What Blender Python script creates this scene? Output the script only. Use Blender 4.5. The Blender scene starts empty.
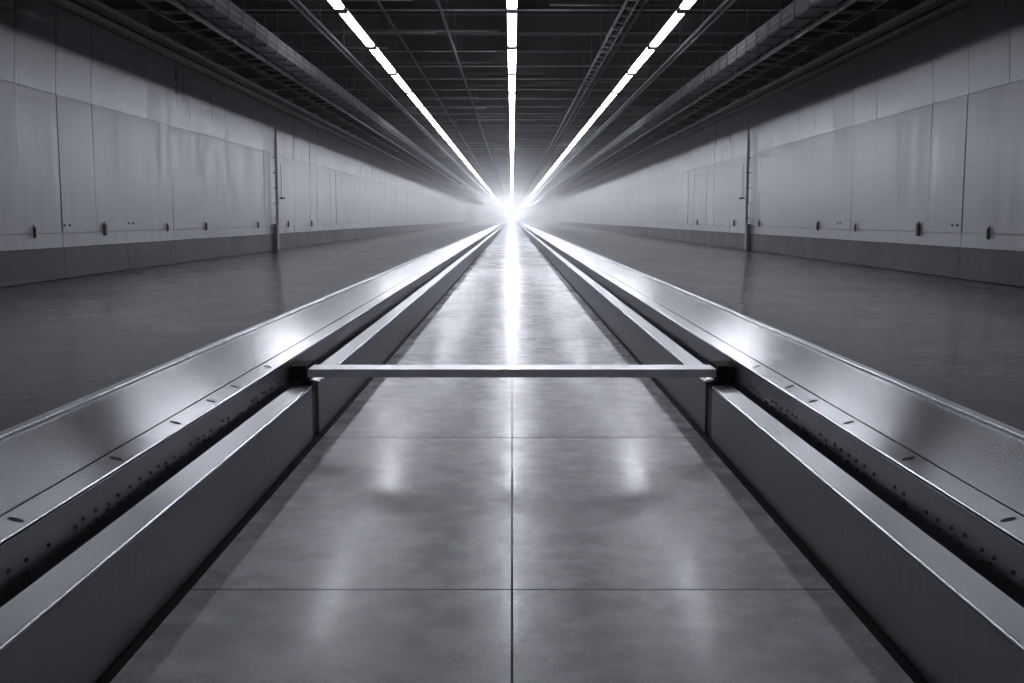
import bpy, bmesh, math, random
from mathutils import Vector

random.seed(7)
S = bpy.context.scene
COL = S.collection
H = 1.5                      # eye height, everything was measured in multiples of it
Y0, Y1 = -6.0, 420.0         # hall extent along its length

# ------------------------------------------------------------------ materials
def new_mat(name):
    m = bpy.data.materials.new(name)
    m.use_nodes = True
    nt = m.node_tree
    for n in list(nt.nodes):
        nt.nodes.remove(n)
    out = nt.nodes.new('ShaderNodeOutputMaterial')
    return m, nt, out

def N(nt, typ, **kw):
    n = nt.nodes.new(typ)
    for k, v in kw.items():
        if k in n.inputs.keys():
            n.inputs[k].default_value = v
        else:
            setattr(n, k, v)
    return n

def L(nt, a, b):
    nt.links.new(a, b)

def noise(nt, scale, detail=4, rough=0.55, vec=(1, 1, 1)):
    tc = N(nt, 'ShaderNodeNewGeometry')
    mp = N(nt, 'ShaderNodeVectorMath', operation='MULTIPLY')
    mp.inputs[1].default_value = vec
    L(nt, tc.outputs['Position'], mp.inputs[0])
    nz = N(nt, 'ShaderNodeTexNoise')
    nz.inputs['Scale'].default_value = scale
    nz.inputs['Detail'].default_value = detail
    nz.inputs['Roughness'].default_value = rough
    L(nt, mp.outputs[0], nz.inputs['Vector'])
    return nz.outputs['Fac']

def ramp(nt, fac, lo, hi, a, b):
    r = N(nt, 'ShaderNodeMapRange')
    r.inputs['From Min'].default_value = lo
    r.inputs['From Max'].default_value = hi
    r.inputs['To Min'].default_value = a
    r.inputs['To Max'].default_value = b
    L(nt, fac, r.inputs['Value'])
    return r.outputs['Result']

def mixcol(nt, fac, a, b):
    m = N(nt, 'ShaderNodeMix', data_type='RGBA')
    m.inputs[6].default_value = (*a, 1)
    m.inputs[7].default_value = (*b, 1)
    L(nt, fac, m.inputs[0])
    return m.outputs[2]

def bump(nt, h, strength, dist):
    b = N(nt, 'ShaderNodeBump')
    b.inputs['Strength'].default_value = strength
    b.inputs['Distance'].default_value = dist
    L(nt, h, b.inputs['Height'])
    return b.outputs['Normal']

def math2(nt, op, a, b):
    m = N(nt, 'ShaderNodeMath', operation=op)
    for i, v in enumerate((a, b)):
        if isinstance(v, (int, float)):
            m.inputs[i].default_value = v
        else:
            L(nt, v, m.inputs[i])
    return m.outputs[0]

def principled(nt, out):
    p = N(nt, 'ShaderNodeBsdfPrincipled')
    L(nt, p.outputs['BSDF'], out.inputs['Surface'])
    return p

def grey(v, blue=0.04):
    return (v * (1 - blue * .6), v * (1 - blue * .3), v * (1 + blue))

def mat_plain(name, v, rough=0.6, metal=0.0, spec=0.5):
    m, nt, out = new_mat(name)
    p = principled(nt, out)
    f = noise(nt, 6, 5)
    L(nt, mixcol(nt, ramp(nt, f, .3, .7, 0, 1), grey(v * .85), grey(v * 1.15)), p.inputs['Base Color'])
    L(nt, ramp(nt, f, .3, .7, rough * .9, min(1, rough * 1.1)), p.inputs['Roughness'])
    p.inputs['Metallic'].default_value = metal
    p.inputs['Specular IOR Level'].default_value = spec
    return m

def mat_concrete(name, v, rough, bump_s, spec=0.5, coat=0.0):
    m, nt, out = new_mat(name)
    p = principled(nt, out)
    big = noise(nt, .55, 6, .62)
    mid = noise(nt, 5.0, 5, .6)
    fine = noise(nt, 95, 2, .6)
    f = math2(nt, 'ADD', math2(nt, 'MULTIPLY', big, .6), math2(nt, 'MULTIPLY', mid, .4))
    fc = math2(nt, 'ADD', f, math2(nt, 'MULTIPLY', math2(nt, 'SUBTRACT', noise(nt, 160, 2, .7), .5), .3))
    L(nt, mixcol(nt, ramp(nt, fc, .36, .64, 0, 1), grey(v * .72), grey(v * 1.25)), p.inputs['Base Color'])
    r = math2(nt, 'ADD', ramp(nt, f, .33, .67, rough * .78, rough * 1.22), ramp(nt, fine, .3, .7, -.03, .03))
    L(nt, r, p.inputs['Roughness'])
    L(nt, bump(nt, math2(nt, 'ADD', fine, math2(nt, 'MULTIPLY', noise(nt, 30, 3), .7)), bump_s, .004), p.inputs['Normal'])
    p.inputs['Specular IOR Level'].default_value = spec
    p.inputs['Coat Weight'].default_value = coat
    p.inputs['Coat Roughness'].default_value = .13
    p.inputs['Coat IOR'].default_value = 1.4
    return m

def mat_wall(name='painted wall panel', metal=.35, r0=.30, r1=.46, bs=.4):
    m, nt, out = new_mat(name)
    p = principled(nt, out)
    streak = noise(nt, 1.0, 5, .6, (1, 2.2, .05))
    cloud = noise(nt, .5, 5, .6)
    f = math2(nt, 'ADD', math2(nt, 'MULTIPLY', streak, .6), math2(nt, 'MULTIPLY', cloud, .4))
    L(nt, mixcol(nt, ramp(nt, f, .35, .65, 0, 1), grey(.22), grey(.28)), p.inputs['Base Color'])
    L(nt, ramp(nt, f, .35, .65, r0, r1), p.inputs['Roughness'])
    p.inputs['Metallic'].default_value = metal
    p.inputs['Anisotropic'].default_value = .5
    t = N(nt, 'ShaderNodeCombineXYZ'); t.inputs[2].default_value = 1.0; L(nt, t.outputs[0], p.inputs['Tangent'])
    L(nt, bump(nt, noise(nt, 1.0, 3, .5, (1, 1.6, .06)), bs, .04), p.inputs['Normal'])
    return m

def mat_brushed(name, v, rough, along, aniso, scale=1.0, var=.15, bmp=.05):
    # along: 'Y' grain runs the length of the track, 'Z' grain runs upright
    m, nt, out = new_mat(name)
    p = principled(nt, out)
    p.inputs['Metallic'].default_value = 1.0
    vec = {'Y': (160, 1.6, 160), 'Z': (60, 60, 1.2), 'X': (1.6, 160, 160)}[along]
    g = noise(nt, 1.0 * scale, 3, .6, vec)
    big = noise(nt, 1.1, 4, .6)
    L(nt, mixcol(nt, ramp(nt, math2(nt, 'ADD', math2(nt, 'MULTIPLY', g, .5), math2(nt, 'MULTIPLY', big, .5)), .35, .65, 0, 1),
                 grey(v * .86), grey(v * 1.12)), p.inputs['Base Color'])
    L(nt, ramp(nt, math2(nt, 'ADD', math2(nt, 'MULTIPLY', g, .4), math2(nt, 'MULTIPLY', big, .6)), .35, .65, rough * (1 - var), rough * (1 + var)),
      p.inputs['Roughness'])
    p.inputs['Anisotropic'].default_value = aniso
    t = N(nt, 'ShaderNodeCombineXYZ')
    t.inputs[{'X': 1, 'Y': 0, 'Z': 1}[along]].default_value = 1.0   # highlights spread across the grain
    L(nt, t.outputs[0], p.inputs['Tangent'])
    if bmp:
        L(nt, bump(nt, g, bmp, .002), p.inputs['Normal'])
    return m

def mat_light(strength):
    m, nt, out = new_mat('lit diffuser')
    e = N(nt, 'ShaderNodeEmission')
    e.inputs['Color'].default_value = (.89, .915, 1.0, 1)
    e.inputs['Strength'].default_value = strength
    L(nt, e.outputs[0], out.inputs['Surface'])
    return m

M = dict(
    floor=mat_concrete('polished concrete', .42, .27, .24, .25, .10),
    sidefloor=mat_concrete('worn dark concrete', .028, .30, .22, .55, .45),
    joint=mat_plain('black joint filler', .01, .8),
    wall=mat_wall(),
    wall_gloss=mat_wall('glossy upper wall panel', .55, .26, .44, .22),
    dado=mat_concrete('dark painted base band', .028, .55, .2),
    deck=mat_plain('dark roof deck', .012, .7),
    joist=mat_plain('dark painted steel', .03, .45, 0.0),
    tray=mat_plain('dull zinc tray', .13, .45, 0.7),
    pipe=mat_plain('grey lagging', .23, .6),
    steel=mat_brushed('brushed steel plate', .46, .22, 'Y', 1.0, 1.0, .06, 0),
    edge=mat_brushed('polished steel strip', .62, .36, 'Y', .6),
    face=mat_brushed('dark steel face', .42, .45, 'Z', .5),
    curb=mat_brushed('upright brushed steel', .38, .42, 'Z', .6),
    curbtop=mat_brushed('steel curb cap', .52, .29, 'Y', .97, 1.0, .06, 0),
    post=mat_plain('dark post steel', .03, .5),
    black=mat_plain('matt black rubber', .006, .75, 0, .2),
    hole=mat_plain('blackened screw', .02, .5, .6),
    rivet=mat_plain('worn rivet steel', .14, .28, 1),
    fixture=mat_plain('light housing', .25, .5),
    box=mat_plain('dark switch box', .02, .5),
    conduit=mat_plain('grey conduit', .08, .5, .3),
    arris=mat_plain('glint arris', .75, .22, 1.0),  # edge highlight put into a paler, glossier metal
    barweb=mat_plain('satin grey bar', .6, .5, 0.0),
    bar=mat_brushed('satin steel bar', .75, .33, 'Y', .85),
    light=mat_light(56.0),
    light_high=mat_light(66.0),
    light_bright=mat_light(66.0),
    light_low=mat_light(10.0),
    light_fair=mat_light(14.0),
    light_mid=mat_light(36.0),
    light_dim=mat_light(10.0),
    light_medium=mat_light(31.0),
    light_near=mat_light(4.6),  # unseen lamps added overhead to brighten the near floor and steel
    far_glow=mat_light(3.0),  # glow of the disc added on the far wall
    guard=mat_plain('grey guard paint', .13, .5),
    fascia=mat_plain('shade-dark fascia', .08, .6),  # dark tone stands in for the tray shadow on the trim
)

# ------------------------------------------------------------------ mesh helpers
class MB:
    def __init__(self):
        self.v, self.f = [], []
    def add(self, vs, fs):
        o = len(self.v)
        self.v += [tuple(p) for p in vs]
        self.f += [tuple(i + o for i in f) for f in fs]
        return self
    def box(self, x0, x1, y0, y1, z0, z1):
        x0, x1 = min(x0, x1), max(x0, x1)
        return self.add([(x, y, z) for x in (x0, x1) for y in (y0, y1) for z in (z0, z1)],
                        [(0, 1, 3, 2), (4, 6, 7, 5), (0, 4, 5, 1), (2, 3, 7, 6), (0, 2, 6, 4), (1, 5, 7, 3)])
    def prism(self, prof, a, b, axis='y'):
        n = len(prof)
        mk = (lambda p, t: (p[0], t, p[1])) if axis == 'y' else (lambda p, t: (t, p[0], p[1]))
        vs = [mk(p, a) for p in prof] + [mk(p, b) for p in prof]
        fs = [(i, (i + 1) % n, n + (i + 1) % n, n + i) for i in range(n)]
        fs += [tuple(range(n))[::-1], tuple(range(n, 2 * n))]
        return self.add(vs, fs)
    def tube(self, p, q, r, n=10):
        p, q = Vector(p), Vector(q)
        d = (q - p).normalized()
        u = d.orthogonal().normalized(); w = d.cross(u)
        vs = [c + (u * math.cos(2 * math.pi * i / n) + w * math.sin(2 * math.pi * i / n)) * r for c in (p, q) for i in range(n)]
        fs = [(i, (i + 1) % n, n + (i + 1) % n, n + i) for i in range(n)]
        fs += [tuple(range(n))[::-1], tuple(range(n, 2 * n))]
        return self.add(vs, fs)
    def build(self, name, mat, parent=None, bevel=0, seg=2, smooth=False, edge_mat=None):
        me = bpy.data.meshes.new(name)
        me.from_pydata(self.v, [], self.f)
        bm = bmesh.new(); bm.from_mesh(me)
        bmesh.ops.recalc_face_normals(bm, faces=bm.faces)
        if bevel:
            es = [e for e in bm.edges if len(e.link_faces) == 2 and e.calc_face_angle(0) > .5]
            bmesh.ops.bevel(bm, geom=es, offset=bevel, segments=seg, affect='EDGES', profile=.5, clamp_overlap=True, material=1 if edge_mat else -1)
        bm.to_mesh(me); bm.free()
        if smooth:
            for p in me.polygons:
                p.use_smooth = True
        me.materials.append(mat)
        if edge_mat:
            me.materials.append(edge_mat)
        o = bpy.data.objects.new(name, me)
        COL.objects.link(o)
        if parent:
            o.parent = parent
        return o

def tag(o, label, cat, group=None):
    o['label'] = label; o['category'] = cat
    if group:
        o['group'] = group
    return o

def empty(name, loc, label, cat, group=None):
    o = bpy.data.objects.new(name, None)
    COL.objects.link(o); o.location = loc
    o.empty_display_size = .2
    return tag(o, label, cat, group)

def local(o, parent):
    # mesh was written in world coordinates: shift it under its parent's origin
    for v in o.data.vertices:
        v.co -= parent.location
    o.parent = parent
    return o

def struct(o):
    o['kind'] = 'structure'
    return o

def dup(root, loc, label, group=None):
    r = root.copy(); COL.objects.link(r); r.location = loc
    r['label'] = label
    if group:
        r['group'] = group
    for ch in list(root.children):
        c = ch.copy(); COL.objects.link(c); c.parent = r
        for g in list(ch.children):
            d = g.copy(); COL.objects.link(d); d.parent = c
    return r

ORD = 'first second third fourth fifth sixth seventh eighth ninth tenth eleventh twelfth'.split()
SIDE = {-1: 'left', 1: 'right'}

# ------------------------------------------------------------------ floor
TILE, TY = 3.042, 4.21
XW = 7.45 * H
XA = 2.0024                        # outer edge of the steel tracks
XG = 1.308                        # where the channel floor meets its black strip
mb = MB()
k0 = math.floor((Y0 - 6 - TY) / TILE)
ys = [TY + k * TILE for k in range(k0, int((Y1 - TY) / TILE) + 2)]
for a, b in zip(ys, ys[1:]):
    for x0, x1 in ((-XG, 0), (0, XG)):
        g = .0045
        mb.box(x0 + (g if x0 == 0 else 0), x1 - (g if x1 == 0 else 0), a + .006, b - .006, -.12, 0)
struct(mb.build('floor', M['floor']))
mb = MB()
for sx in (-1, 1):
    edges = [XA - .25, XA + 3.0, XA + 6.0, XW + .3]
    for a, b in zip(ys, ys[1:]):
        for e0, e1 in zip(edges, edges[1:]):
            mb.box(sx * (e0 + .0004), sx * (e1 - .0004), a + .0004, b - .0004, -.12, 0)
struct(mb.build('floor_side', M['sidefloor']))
mb = MB(); mb.box(-XW - .3, XW + .3, Y0 - 6.4, Y1 + 2, -.3, -.0008)
struct(mb.build('floor_base', M['joint']))

# ------------------------------------------------------------------ side walls
Z_DADO, Z_LINE, Z_SEAM, Z_LEDGE, Z_TOP = .78, 1.14, 4.52, 6.62, 6.92
PW = 2.2
for sx in (-1, 1):
    mb = MB()
    rnd = random.Random(11)
    y = 26.75 - 18 * PW
    while y < Y1:
        g = .006 if rnd.random() < .3 or abs(y - 27.8) < 2 else .0033
        for z0, z1 in ((Z_DADO, Z_LINE), (Z_LINE, Z_SEAM), (Z_SEAM, Z_LEDGE)):
            j = rnd.uniform(-.006, .006); t = rnd.uniform(-.006, .006); u = rnd.uniform(-.004, .004) - (.055 if z0 == Z_SEAM else 0)
            if z0 == Z_SEAM:
                j -= .05
            ps = [(XW + j - t - u, y + g, z0 + .003), (XW + j + t - u, y + PW - g, z0 + .003),
                  (XW + j + t + u, y + PW - g, z1 - .004), (XW + j - t + u, y + g, z1 - .004)]
            vs = [(sx * p[0], p[1], p[2]) for p in ps] + [(sx * (XW + .12), p[1], p[2]) for p in ps]
            mb.add(vs, [(0, 1, 2, 3), (7, 6, 5, 4), (0, 4, 5, 1), (1, 5, 6, 2), (2, 6, 7, 3), (3, 7, 4, 0)])
        y += PW
    wo = struct(mb.build('wall_' + SIDE[sx], M['wall'], bevel=.003, seg=1))
    wo.data.materials.append(M['wall_gloss'])
    for pg in wo.data.polygons:
        if pg.center.z > Z_SEAM:
            pg.material_index = 1
    mb = MB(); mb.box(sx * (XW + .1), sx * (XW + .4), Y0 - 6.4, Y1 + 2, -.1, 8.2)
    struct(mb.build('wall_%s_backing' % SIDE[sx], M['joint']))
    mb = MB(); mb.box(sx * (XW - .12), sx * (XW + .15), Y0 - 6.4, Y1, Z_LEDGE + .01, Z_TOP)
    struct(mb.build('trim_1' if sx < 0 else 'trim_2', M['fascia'], bevel=.01))
    mb = MB()
    y = 26.75 - 18 * PW
    while y < Y1:
        mb.box(sx * (XW - .03), sx * (XW + .11), y + .004, y + 2 * PW - .004, 0.012, Z_DADO - .004); y += 2 * PW
    struct(mb.build('baseboard_' + SIDE[sx], M['dado'], bevel=.006, seg=1))
mb = MB(); mb.box(-XW - .3, XW + .3, Y1, Y1 + .3, 0, 8)
struct(mb.build('wall_far', M['wall']))
mb = MB(); mb.prism([(1.9 * math.cos(i * math.pi / 8), 1.75 + 1.7 * math.sin(i * math.pi / 8)) for i in range(16)], Y1 - .06, Y1 - .005)
struct(mb.build('far_glow_disc', M['far_glow']))  # glowing disc added to make the bright point at the far end
mb = MB(); mb.box(-XW - .4, XW + .4, Y0 - 6.4, Y0 - 6, -.3, 8.1)
struct(mb.build('wall_rear', M['fascia']))

for sx in (-1, 1):
    mb = MB(); mb.box(sx * (XW - .14), sx * (XW + .1), Y0 - 6, Y1, Z_TOP + .005, 7.88)
    struct(mb.build('trim_3' if sx < 0 else 'trim_4', M['deck']))

# ------------------------------------------------------------------ roof deck
ZC = 7.9
prof, x, up = [], -XW - .4, False
mb = MB()
mb.box(-XW - .4, XW + .4, Y0 - 6.4, Y1 + .3, ZC, ZC + .2)
y = 12.0
while y < 200:                                   # folded ribs of the deck
    mb.prism([(y, ZC), (y + .12, ZC - .12), (y + .42, ZC - .12), (y + .54, ZC)], -XW - .3, XW + .3, 'x')
    y += 1.1
struct(mb.build('ceiling', M['deck']))

# ------------------------------------------------------------------ roof joists across the hall
JB = H + 5.6                                      # underside of the joists
def joist_mesh():
    m = MB()
    f, w, t, hgt = .11, .012, .02, .55
    m.prism([(-f, 0), (f, 0), (f, t), (w, t), (w, hgt - t), (f, hgt - t), (f, hgt), (-f, hgt), (-f, hgt - t), (-w, hgt - t), (-w, t), (-f, t)],
            -XW + .145, XW - .145, 'x')
    return m
jo = None
JY, JS = 15.4 - 3.6 * 6, 3.6
jy = JY
n_vis = 0
idx = 0
while jy < Y1 - 2:
    if jo is None:
        jo = joist_mesh().build('roof_joist', M['joist'])
        o = jo
    else:
        o = jo.copy(); COL.objects.link(o)
    o.location = (0, jy, JB)
    if jy > 28.5 and n_vis < 10:
        lab = 'dark steel roof joist spanning the hall, %s from the top of the picture' % ORD[n_vis]
        n_vis += 1
    elif jy <= 28.5:
        lab = 'dark steel roof joist above the camera end of the hall'
    else:
        lab = 'dark steel roof joist far down the hall, fading into haze'
    tag(o, lab, 'joist', 'steel roof joists')
    jy += JS

# secondary cross members on top of the longitudinal rails
rnd = random.Random(5)
cp = None
cn = 0
for k in range(8, 44):
  for f in (.3, .52, .74):
    if rnd.random() < .25:
        continue
    cy = JY + JS * (k + f) + rnd.uniform(-.15, .15)
    xa = rnd.uniform(-9, 3.5); ln = rnd.uniform(3, 6)
    z = JB - rnd.uniform(.12, .26)
    if cp is None:
        cp = MB().tube((0, 0, 0), (5, 0, 0), .03, 8).build('cross_conduit', M['conduit'], smooth=True); o = cp
    else:
        o = cp.copy(); COL.objects.link(o)
    o.location = (xa, cy, z); o.scale = (ln / 5, 1, 1)
    if 28 < cy < 60 and cn < 12:
        lab = 'thin grey conduit crossing under the joists, %s from the top of the picture' % ORD[cn]; cn += 1
    else:
        lab = 'thin grey conduit crossing under the joists in the dim roof'
    tag(o, lab, 'conduit', 'conduits across the roof')

# ------------------------------------------------------------------ linear lights, three rows
HL = H + 4.17
XL = 3.46
PITCH = 4.74
W2, DH = .095, .055
def make_light():
    t = empty('ceiling_light', (0, 0, 0), 'x', 'light')
    m = MB(); m.prism([(-W2 - .008, .05), (W2 + .008, .05), (W2 + .008, .075), (.05, .14), (-.05, .14), (-W2 - .008, .075)], .06, PITCH - .06)
    m.build('housing', M['fixture'], t)
    m = MB(); m.prism([(-W2, .048), (-W2, .012), (-W2 + .018, -.008), (W2 - .018, -.008), (W2, .012), (W2, .048)], .25, PITCH - .25)
    m.build('diffuser', M['light'], t)
    for yy in (.20, PITCH - .245):
        m = MB(); m.prism([(-W2 - .006, .06), (-W2 - .006, .008), (-W2 + .014, -.014), (W2 - .014, -.014), (W2 + .006, .008), (W2 + .006, .06)], yy, yy + .045)
        m.build('end_cap', M['fixture'], t)
    for yy in (.9, PITCH - .9):
        m = MB(); m.tube((0, yy, .13), (0, yy, JB - HL - .055), .007, 6)
        m.build('hanger_rod', M['conduit'], t)
    return t
def lamp_level(k):
    # output set lamp by lamp to place bright bands on steel and floor
    if k < -1:
        return 'light_near'
    if k in (-1, 0):
        return 'light_dim' if k else 'light_medium'
    if k in (2, 7, 14, 24):
        return 'light_high' if k == 2 else 'light_bright'
    return 'light_low' if k == 1 else 'light_fair' if k < 7 else 'light_mid' if k < 24 else 'light'
proto = None
YL = 27.0 - 7 * PITCH
rowname = {-1: 'left', 0: 'middle', 1: 'right'}
for r in (-1, 0, 1):
    y = YL; k = -5
    while y + PITCH < Y1 - 1:
        if k < 0:
            lab = 'unseen ceiling light added to the %s row above the camera end of the hall' % rowname[r]
        elif k == 0:
            lab = 'white linear light of the %s ceiling row, cut off by the top of the picture' % rowname[r]
        elif k < 9:
            lab = 'lit white linear light, %s from the top in the %s ceiling row' % (ORD[k], rowname[r])
        else:
            lab = 'far linear light of the %s ceiling row merging into one bright line' % rowname[r]
        g = 'linear lights of the %s row' % rowname[r]
        loc = (r * XL, y - (1.6 if k < 0 else 0), HL)  # unseen lamps shifted back to place a highlight on the steel
        if proto is None:
            t = proto = make_light(); proto.location = loc; proto['label'] = lab; proto['group'] = g
        else:
            t = dup(proto, loc, lab, g)
        for ch in t.children:
            if ch.name.startswith('diffuser'):
                ch.material_slots[0].link = 'OBJECT'
                ch.material_slots[0].material = M[lamp_level(k)]
        y += PITCH; k += 1

for r in (-1, 0, 1):
    m = MB(); m.box(r * XL - .03, r * XL + .03, -8, Y1 - 2, JB - .055, JB - .003)
    tag(m.build('mounting_rail', M['deck']), 'dark rail under the joists carrying the %s row of lights' % rowname[r], 'rail')

# ------------------------------------------------------------------ runs along the roof
def along(name, x, z, label, cat, build):
    t = empty(name, (x, 0, z), label, cat)
    build(t)
    return t

def conduit_run(t):
    MB().tube((0, 14, 0), (0, Y1 - 2, 0), .035, 10).build('conduit', M['conduit'], t, smooth=True)
    c = None
    for k in range(60):
        y = JY + JS * k
        if c is None:
            c = MB().box(-.012, .012, -.012, .012, -.04, JB - .002 - t.location.z).build('hanger', M['conduit'], t); c.location.y = y
        else:
            d = c.copy(); COL.objects.link(d); d.location.y = y
along('conduit_run', -.345 * 4.5, H + 4.5, 'thin grey conduit running the length of the roof left of the middle lights', 'conduit', conduit_run)

def ladder(t, w, hgt, step, n, rung_mat, cables):
    for s in (-1, 1):
        MB().prism([(s * w / 2, 0), (s * (w / 2 - .03), 0), (s * (w / 2 - .03), .012), (s * (w / 2 - .01), .012), (s * (w / 2 - .01), hgt), (s * w / 2, hgt)], 14, Y1 - 2).build('side_rail', M['tray'], t)
    c = None
    for k in range(n):
        y = 16 + step * k
        if c is None:
            c = MB().box(-w / 2 + .03, w / 2 - .03, -.05, .05, .014, .05).build('rung', rung_mat, t); c.location.y = y
        else:
            d = c.copy(); COL.objects.link(d); d.location.y = y
    for i in range(cables):
        x = -w / 2 + .08 + (w - .16) * (i + .5) / cables
        MB().tube((x, 14, .085), (x, Y1 - 2, .085), .03, 8).build('cable', M['black'], t, smooth=True)
    c = None
    for k in range(60):
        y = JY + JS * k
        if c is None:
            c = MB().box(-w / 2 - .02, w / 2 + .02, -.02, .02, -.03, -.002).tube((-w / 2 - .012, 0, -.03), (-w / 2 - .012, 0, JB - .002 - t.location.z), .01, 6).tube((w / 2 + .012, 0, -.03), (w / 2 + .012, 0, JB - .002 - t.location.z), .01, 6).build('trapeze_hanger', M['conduit'], t)
            c.location.y = y
        else:
            d = c.copy(); COL.objects.link(d); d.location.y = y

along('cable_tray', .56 * 4.55, H + 4.55, 'narrow ladder cable tray along the roof between middle and right lights', 'cable tray',
      lambda t: ladder(t, .26, .09, .9, 100, M['tray'], 1))

for sx in (-1, 1):
    def rails(t):
        for dx in (-.07, .07):
            MB().box(dx - .02, dx + .02, 14, Y1 - 2, 0, .06).build('rail', M['tray'], t)
        c = None
        for k in range(60):
            y = JY + JS * k
            if c is None:
                c = MB().box(-.015, .015, -.015, .015, .06, JB - .002 - t.location.z).build('bracket', M['conduit'], t); c.location.y = y
            else:
                d = c.copy(); COL.objects.link(d); d.location.y = y
    along('twin_rail', sx * 1.015 * 4.5, H + 4.5, 'twin steel rail along the roof just outside the %s row of lights' % SIDE[sx], 'rail', rails)
    along('cable_ladder', sx * 7.0, H + 4.2, 'wide ladder cable tray hung along the roof beside the pipe bundle on the %s' % SIDE[sx], 'cable tray',
          lambda t: ladder(t, .62, .12, 1.1, 100, M['tray'], 4))
    def lagged(t):
        for i, (x, z, q) in enumerate(((-.27, -.12, .085), (-.09, -.12, .085), (.09, -.13, .075), (.25, -.12, .07),
                                       (-.2, .06, .09), (.0, .05, .085), (.19, .05, .085), (-.1, .22, .085), (.1, .22, .085))):  # upper layers stacked to keep lamp light off the upper wall
            MB().tube((x * .76, 5, z), (x * .76, Y1 - 2, z), q * .93, 12).build('pipe', M['pipe'], t, smooth=True)
        c = None
        for k in range(100):
            y = 16.5 + 1.2 * k
            if c is None:
                c = MB().box(-.29, .275, -.06, .06, -.25, -.21).box(-.295, -.275, -.03, .03, -.25, .2).box(.26, .275, -.03, .03, -.25, .2).build('clamp', M['tray'], t); c.location.y = y
            else:
                d = c.copy(); COL.objects.link(d); d.location.y = y
        c = None
        for k in range(60):
            y = JY + JS * k
            if c is None:
                c = MB().tube((0, 0, .3), (0, 0, JB - .002 - t.location.z), .012, 6).build('hanger', M['conduit'], t); c.location.y = y
            else:
                d = c.copy(); COL.objects.link(d); d.location.y = y
    along('pipe_bundle', sx * 6.36, H + 4.5, 'bundle of grey pipes with clamp bars along the roof on the %s' % SIDE[sx], 'pipe', lagged)
    def wallrail(t):
        MB().box(-.05, .05, 5, Y1 - 2, 0, .1).build('beam', M['tray'], t)
        c = None
        for k in range(60):
            y = JY + JS * k
            if c is None:
                c = MB().box(-.02, .02, -.05, .05, .1, JB - .002 - t.location.z).build('bracket', M['joist'], t); c.location.y = y
            else:
                d = c.copy(); COL.objects.link(d); d.location.y = y
    along('service_rail', sx * (XW - .75), H + 5.32, 'grey steel rail under the roof edge above the %s wall' % SIDE[sx], 'rail', wallrail)

# ------------------------------------------------------------------ steel curbs beside the channel
KX0, KX1, KZ = 1.344, 1.470, .381
GY0, GY1 = 7.10, 7.34
FY = 1.5
for sx in (-1, 1):
    for nm, a, b, lab in (('near', -1.5, GY0, 'brushed steel curb on the %s of the channel, piece in front of the crossbar'),
                          ('far', GY1, 330.0, 'long brushed steel curb on the %s of the channel, piece running beyond the crossbar')):
        t = empty('steel_curb', (sx * KX0, a, 0), lab % SIDE[sx], 'curb', 'steel curbs along the channel')
        w = sx * (KX1 - KX0)
        m = MB(); m.prism([(0, .012), (0, KZ - .016), (w, KZ - .003), (w, .012)], 0, b - a)
        m.build('curb_body', M['curb'], t)
        m = MB(); m.prism([(-sx * .003, KZ - .014), (-sx * .003, KZ), (w, KZ + .0126), (w, KZ - .001)], 0, b - a)
        m.build('cap', M['curbtop'], t, bevel=.007, seg=3, edge_mat=M['arris'])
        m = MB(); m.box(sx * (XG - KX0), sx * .0, 0, b - a, -.04, .003)
        m.build('floor_seal', M['black'], t)
    # recessed joint post in the break between the two pieces
    m = MB(); m.box(sx * (KX0 + .03), sx * KX1, GY0 + .004, GY1 - .004, .003, KZ - .012)
    m.box(sx * (KX0 + .012), sx * (KX0 + .031), GY0 + .05, GY1 - .05, .003, KZ - .04)
    tag(m.build('joint_post', M['post'], bevel=.004), 'dark recessed post filling the break in the %s curb' % SIDE[sx], 'post')

# ------------------------------------------------------------------ raised steel tracks
TX0, TXC, TXB = 1.5255, 1.6174, 1.9631
TZ, SL = .5445, .25                 # the plate top rises outward
tz = lambda x: TZ + SL * (x - TX0)
TEND = 330.0
SPOTS = ((3.8, .11), (5.2, .13), (7.9, .15), (14.3, .18), (24, .16), (37, .16))
def ripple(x, y):
    """slight twist shaped to catch highlights at the spots, a few millimetres"""
    t = math.log(max(y, 1.0)) - .25 * (x - 1.7)
    b = sum(math.exp(-((t - math.log(d)) / (h * .75)) ** 2) for d, h in SPOTS)
    return .012 * (b - .5) * (x - (TXC + TXB) / 2)
def sheet(sx, x0, x1, a, b, thick):
    m = MB(); ys = []
    y = a
    while y < b:
        ys.append(y); y += .1 if y < 14 else (.3 if y < 60 else 4.0)
    ys.append(b)
    n = 7
    vs = [(sx * (x - TX0), y - a, tz(x) - .002 + ripple(x, y)) for y in ys for x in (x0 + (x1 - x0) * i / (n - 1) for i in range(n))]
    fs = [(j * n + i, j * n + i + 1, (j + 1) * n + i + 1, (j + 1) * n + i) for j in range(len(ys) - 1) for i in range(n - 1)]
    m.add(vs, fs)
    L_ = b - a
    q = [(sx * (x - TX0), tz(x)) for x in (x0, x1)]
    for x, z in q:
        m.add([(x, 0, z - thick), (x, 0, z - .012), (x, L_, z - .012), (x, L_, z - thick)], [(0, 1, 2, 3)])
    return m

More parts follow.
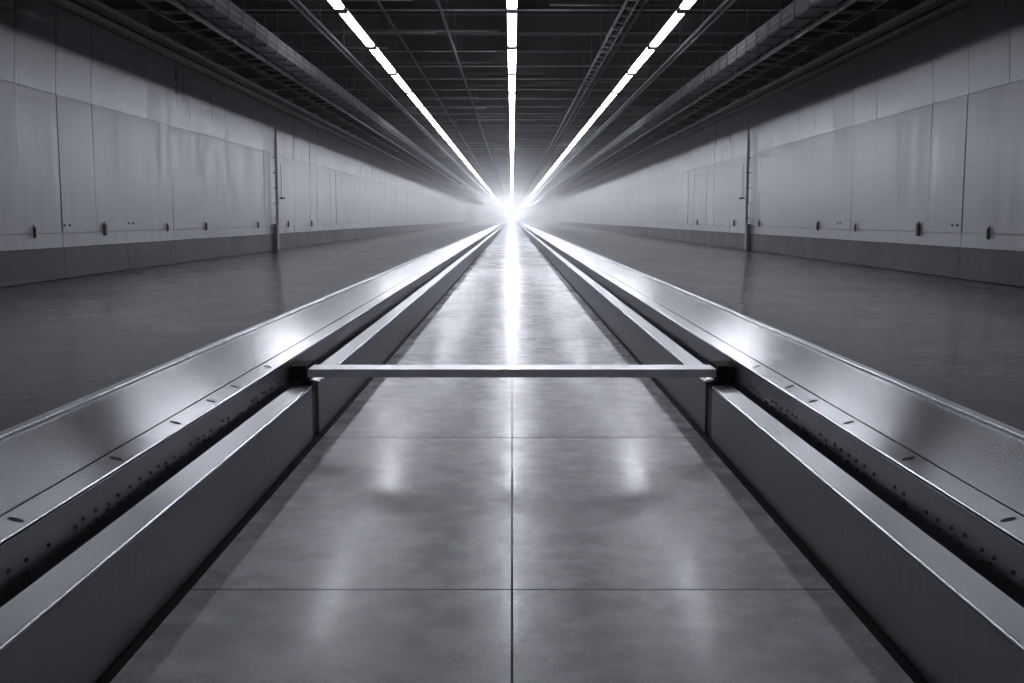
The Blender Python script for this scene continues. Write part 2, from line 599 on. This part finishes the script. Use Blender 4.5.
RIV_U, RIV_L = H - .7095 * H, H - .730 * H
for sx in (-1, 1):
    oy = -1.5
    t = empty('steel_track', (sx * TX0, oy, 0), 'long raised steel track with flat plate top, on the %s of the channel' % SIDE[sx], 'track', 'raised steel tracks')
    X = lambda x: sx * (x - TX0)
    Yl = lambda y: y - oy
    m = MB(); m.prism([(X(TX0), .012), (X(TX0), TZ - .02), (X(XA - .02), tz(XA) - .04), (X(XA - .02), .012)], 0, Yl(TEND))
    m.build('side_face', M['face'], t)
    m = MB(); m.prism([(X(TX0 - .004), TZ - .018), (X(TX0 - .004), TZ), (X(TXC - .003), tz(TXC)), (X(TXC - .003), tz(TXC) - .018)], 0, Yl(TEND))
    m.build('top_strip', M['steel'], t, bevel=.006, seg=3, edge_mat=M['arris'])
    m = sheet(sx, TXC + .003, TXB - .002, oy, TEND, .017)
    m.build('deck_plate', M['steel'], t, smooth=True)
    m = MB(); m.prism([(X(TXB + .001), tz(TXB) - .03), (X(TXB + .001), tz(TXB) + .012), (X(XA), tz(XA) + .010), (X(XA), tz(XA) - .06)], 0, Yl(TEND))
    m.build('edge_strip', M['edge'], t, bevel=.004, seg=3, edge_mat=M['arris'])
    rv = None
    for zz in (RIV_U, RIV_L):
        for k in range(40):
            y = 2.6 + .1125 * k + random.uniform(-.03, .03)
            if random.random() < .18:
                continue
            if rv is None:
                rv = MB().tube((-sx * .008, 0, 0), (sx * .01, 0, 0), .0075, 8)
                rv.tube((-sx * .010, 0, 0), (-sx * .0079, 0, 0), .004, 8)
                rv = rv.build('rivet', M['rivet'], t); o = rv
            else:
                o = rv.copy(); COL.objects.link(o)
            o.location = (0, Yl(y), zz + random.uniform(-.008, .008))
    sl = None
    for D in (2.26, 2.836, 3.336, 3.73, 4.05, 4.6):
        y = D * H - .1
        if sl is None:
            m = MB()
            n = 14
            ring = lambda rx, ry, z: [(rx * math.cos(2 * math.pi * i / n), ry * math.sin(2 * math.pi * i / n), z) for i in range(n)]
            m.add(ring(.027, .013, 0) + ring(.025, .011, .003) + ring(.020, .007, .0028) + ring(.019, .006, .0008),
                  [(r * n + i, r * n + (i + 1) % n, (r + 1) * n + (i + 1) % n, (r + 1) * n + i) for r in range(3) for i in range(n)] + [tuple(range(3 * n, 4 * n))])
            sl = m.build('slot_plate', M['hole'], t); o = sl
        else:
            o = sl.copy(); COL.objects.link(o)
        o.location = (X((TX0 + TXC) / 2 - .005), Yl(y), tz((TX0 + TXC) / 2 - .005))
        o.rotation_euler = (0, -sx * math.atan(SL), 0)

# ------------------------------------------------------------------ crossbar and its end blocks
BX = 1.402
t = empty('crossbar', (0, 7.38, .416), 'flat steel bar spanning the channel between two black blocks', 'bar')
m = MB(); m.box(-BX, BX, -.118, .118, 0, .052)
m.build('web', M['barweb'], t, bevel=.003)
m = MB(); m.box(-BX, BX, -.12, .12, .0525, .0565)
m.build('top_plate', M['bar'], t, bevel=.0015, edge_mat=M['arris'])
for sx in (-1, 1):
    m = MB()
    m.prism([(sx * (BX + .002), KZ + .008), (sx * KX1, KZ + .0145), (sx * (TX0 - .006), KZ + .0145), (sx * (TX0 - .006), .4995), (sx * (BX + .002), .4995)], 7.23, 7.52)
    o = m.build('end_block', M['black'], bevel=.006)
    tag(o, 'black rubber block holding the %s end of the crossbar on the curb' % SIDE[sx], 'block')

# ------------------------------------------------------------------ fittings on the walls
F, T = 1070.0, math.radians(6.56)
def wall_y(px):                                     # distance along the hall of a wall item
    dx = abs(px - 512)
    return (F * XW / dx) / math.cos(T)
def wall_box(sx, px, w, hgt, zc, label, deep=.07):
    y = wall_y(px)
    t = empty('switch_box', (sx * XW, y, zc), label, 'box')
    m = MB(); m.box(sx * -deep, sx * -.018, -w / 2, w / 2, -hgt / 2, hgt / 2)
    m.build('case', M['box'], t, bevel=.008)
    m = MB(); m.box(sx * (-deep - .012), sx * -deep, -w / 2 + .015, w / 2 - .015, -hgt / 2 + .02, hgt / 2 - .02)
    m.build('cover', M['box'], t, bevel=.004)
    m = MB(); m.tube((sx * -.03, 0, hgt / 2), (sx * -.03, 0, hgt / 2 + .05), .014, 8)
    m.build('gland', M['conduit'], t)
for sx, items in ((-1, ((32, .06, .26, 1.17, 'small dark box on the left wall, nearest to the picture edge'),
                        (103, .16, .33, 1.2, 'largest dark switch box low on the left wall'),
                        (166, .06, .22, 1.2, 'slim dark box on the left wall next after the largest switch box'),
                        (205, .10, .26, 1.2, 'dark box on the left wall midway between largest box and pipe riser'),
                        (257, .08, .24, 1.2, 'small dark box on the left wall just before the pipe riser'),
                        (287.5, .10, .28, 1.2, 'small dark box on the left wall just beyond the pipe riser'),
                        (311, .08, .3, 1.2, 'second small dark box beyond the left pipe riser'))),
                  (1, ((991, .085, .28, 1.15, 'small dark box on the right wall, nearest to the picture edge'),
                       (920, .17, .36, 1.2, 'largest dark switch box low on the right wall'),
                       (857, .06, .24, 1.2, 'slim dark box on the right wall next after the largest switch box'),
                       (819, .10, .28, 1.22, 'dark box on the right wall midway between largest box and pipe riser'),
                       (760, .09, .24, 1.25, 'small dark box on the right wall just before the pipe riser'),
                       (735, .11, .28, 1.25, 'small dark box on the right wall just beyond the pipe riser'),
                       (698, .1, .3, 1.25, 'second small dark box beyond the right pipe riser')))):
    for px, w, hgt, z, lab in items:
        wall_box(sx, px, w, hgt, z, lab)
for sx, px, zc in ((-1, 66, 1.33), (1, 956, 1.33), (1, 840, 1.36), (-1, 130, 1.36)):
    y = wall_y(px)
    t = empty('wall_mount', (sx * XW, y, zc), 'tiny pair of dark anchors on the %s wall, %s the largest switch box' % (SIDE[sx], 'before' if abs(px - 512) > 405 else 'beyond'), 'anchor')
    for dy in (-.16, .16):
        m = MB(); m.tube((sx * -.04, dy, 0), (sx * -.018, dy, 0), .03, 10); m.build('anchor', M['box'], t)

for sx in (-1, 1):
    y = wall_y(512 + sx * 238.5)
    t = empty('pipe_riser', (sx * XW, y, 0), 'pipe riser up the %s wall standing in a grey base guard' % SIDE[sx], 'pipe', None)
    m = MB(); m.tube((sx * -.19, .05, .9), (sx * -.19, .05, 5.7), .05, 12); m.build('riser', M['fixture'], t, smooth=False)
    m = MB(); m.tube((sx * -.16, -.1, .9), (sx * -.16, -.1, 5.2), .025, 10); m.build('thin_riser', M['fixture'], t)
    m = MB(); m.box(sx * -.22, sx * -.05, -.24, .2, .012, 1.24); m.build('base_guard', M['guard'], t, bevel=.015)
    for z in (1.5, 2.2, 2.9, 3.6, 4.3):
        m = MB(); m.box(sx * -.235, sx * -.02, -.0, .1, z, z + .035); m.build('clip', M['conduit'], t, bevel=.006)
    y2 = wall_y(512 + sx * 231)
    t = empty('wall_bracket', (sx * XW, y2, 2.48), 'small dark bracket on the %s wall beside the pipe riser' % SIDE[sx], 'bracket')
    m = MB(); m.box(sx * -.2, sx * -.018, -.18, .18, -.05, .03); m.build('arm', M['box'], t, bevel=.008)
    m = MB(); m.tube((sx * -.03, .1, .03), (sx * -.03, .1, 1.6), .012, 6); m.build('cord', M['conduit'], t)

# ------------------------------------------------------------------ haze in the hall air, light only from the lamps and the added far glow
w = bpy.data.worlds.new('World'); S.world = w
w.use_nodes = True
nt = w.node_tree
for n in list(nt.nodes):
    nt.nodes.remove(n)
out = nt.nodes.new('ShaderNodeOutputWorld')
bg = nt.nodes.new('ShaderNodeBackground'); bg.inputs['Color'].default_value = (0, 0, 0, 1); bg.inputs['Strength'].default_value = 0
nt.links.new(bg.outputs[0], out.inputs['Surface'])
vs = nt.nodes.new('ShaderNodeVolumeScatter')
vs.inputs['Color'].default_value = (.97, .98, 1, 1)
vs.inputs['Anisotropy'].default_value = .73
geo = nt.nodes.new('ShaderNodeTexCoord')
sep = nt.nodes.new('ShaderNodeSeparateXYZ'); nt.links.new(geo.outputs['Object'], sep.inputs[0])
mr = nt.nodes.new('ShaderNodeMapRange')             # the air is clear at this end and thickens down the hall
mr.interpolation_type = 'SMOOTHSTEP'
for k_, v_ in (('From Min', 17.0), ('From Max', 130.0), ('To Min', .0004), ('To Max', .0068)):
    mr.inputs[k_].default_value = v_
nt.links.new(sep.outputs['Y'], mr.inputs['Value'])
nt.links.new(mr.outputs['Result'], vs.inputs['Density'])
nt.links.new(vs.outputs[0], out.inputs['Volume'])
w.cycles.homogeneous_volume = False
w.cycles.volume_step_size = 20.0

# ------------------------------------------------------------------ camera and look
cam = bpy.data.cameras.new('camera')
cam.sensor_width = 36.0
cam.lens = F / 1024 * 36.0
cam.clip_end = 2000
co = bpy.data.objects.new('camera', cam); COL.objects.link(co)
co.location = (0, 0, H)
co.rotation_euler = (math.radians(90) - T, 0, 0)
S.camera = co
S.view_settings.view_transform = 'Standard'
S.view_settings.look = 'None'
S.view_settings.gamma = 1.0
S.view_settings.use_curve_mapping = False
S.view_settings.exposure = 0.0
S.cycles.use_denoising = True
S.cycles.max_bounces = 8
S.cycles.volume_bounces = 1
S.cycles.volume_max_steps = 64
S.cycles.sample_clamp_indirect = 20.0
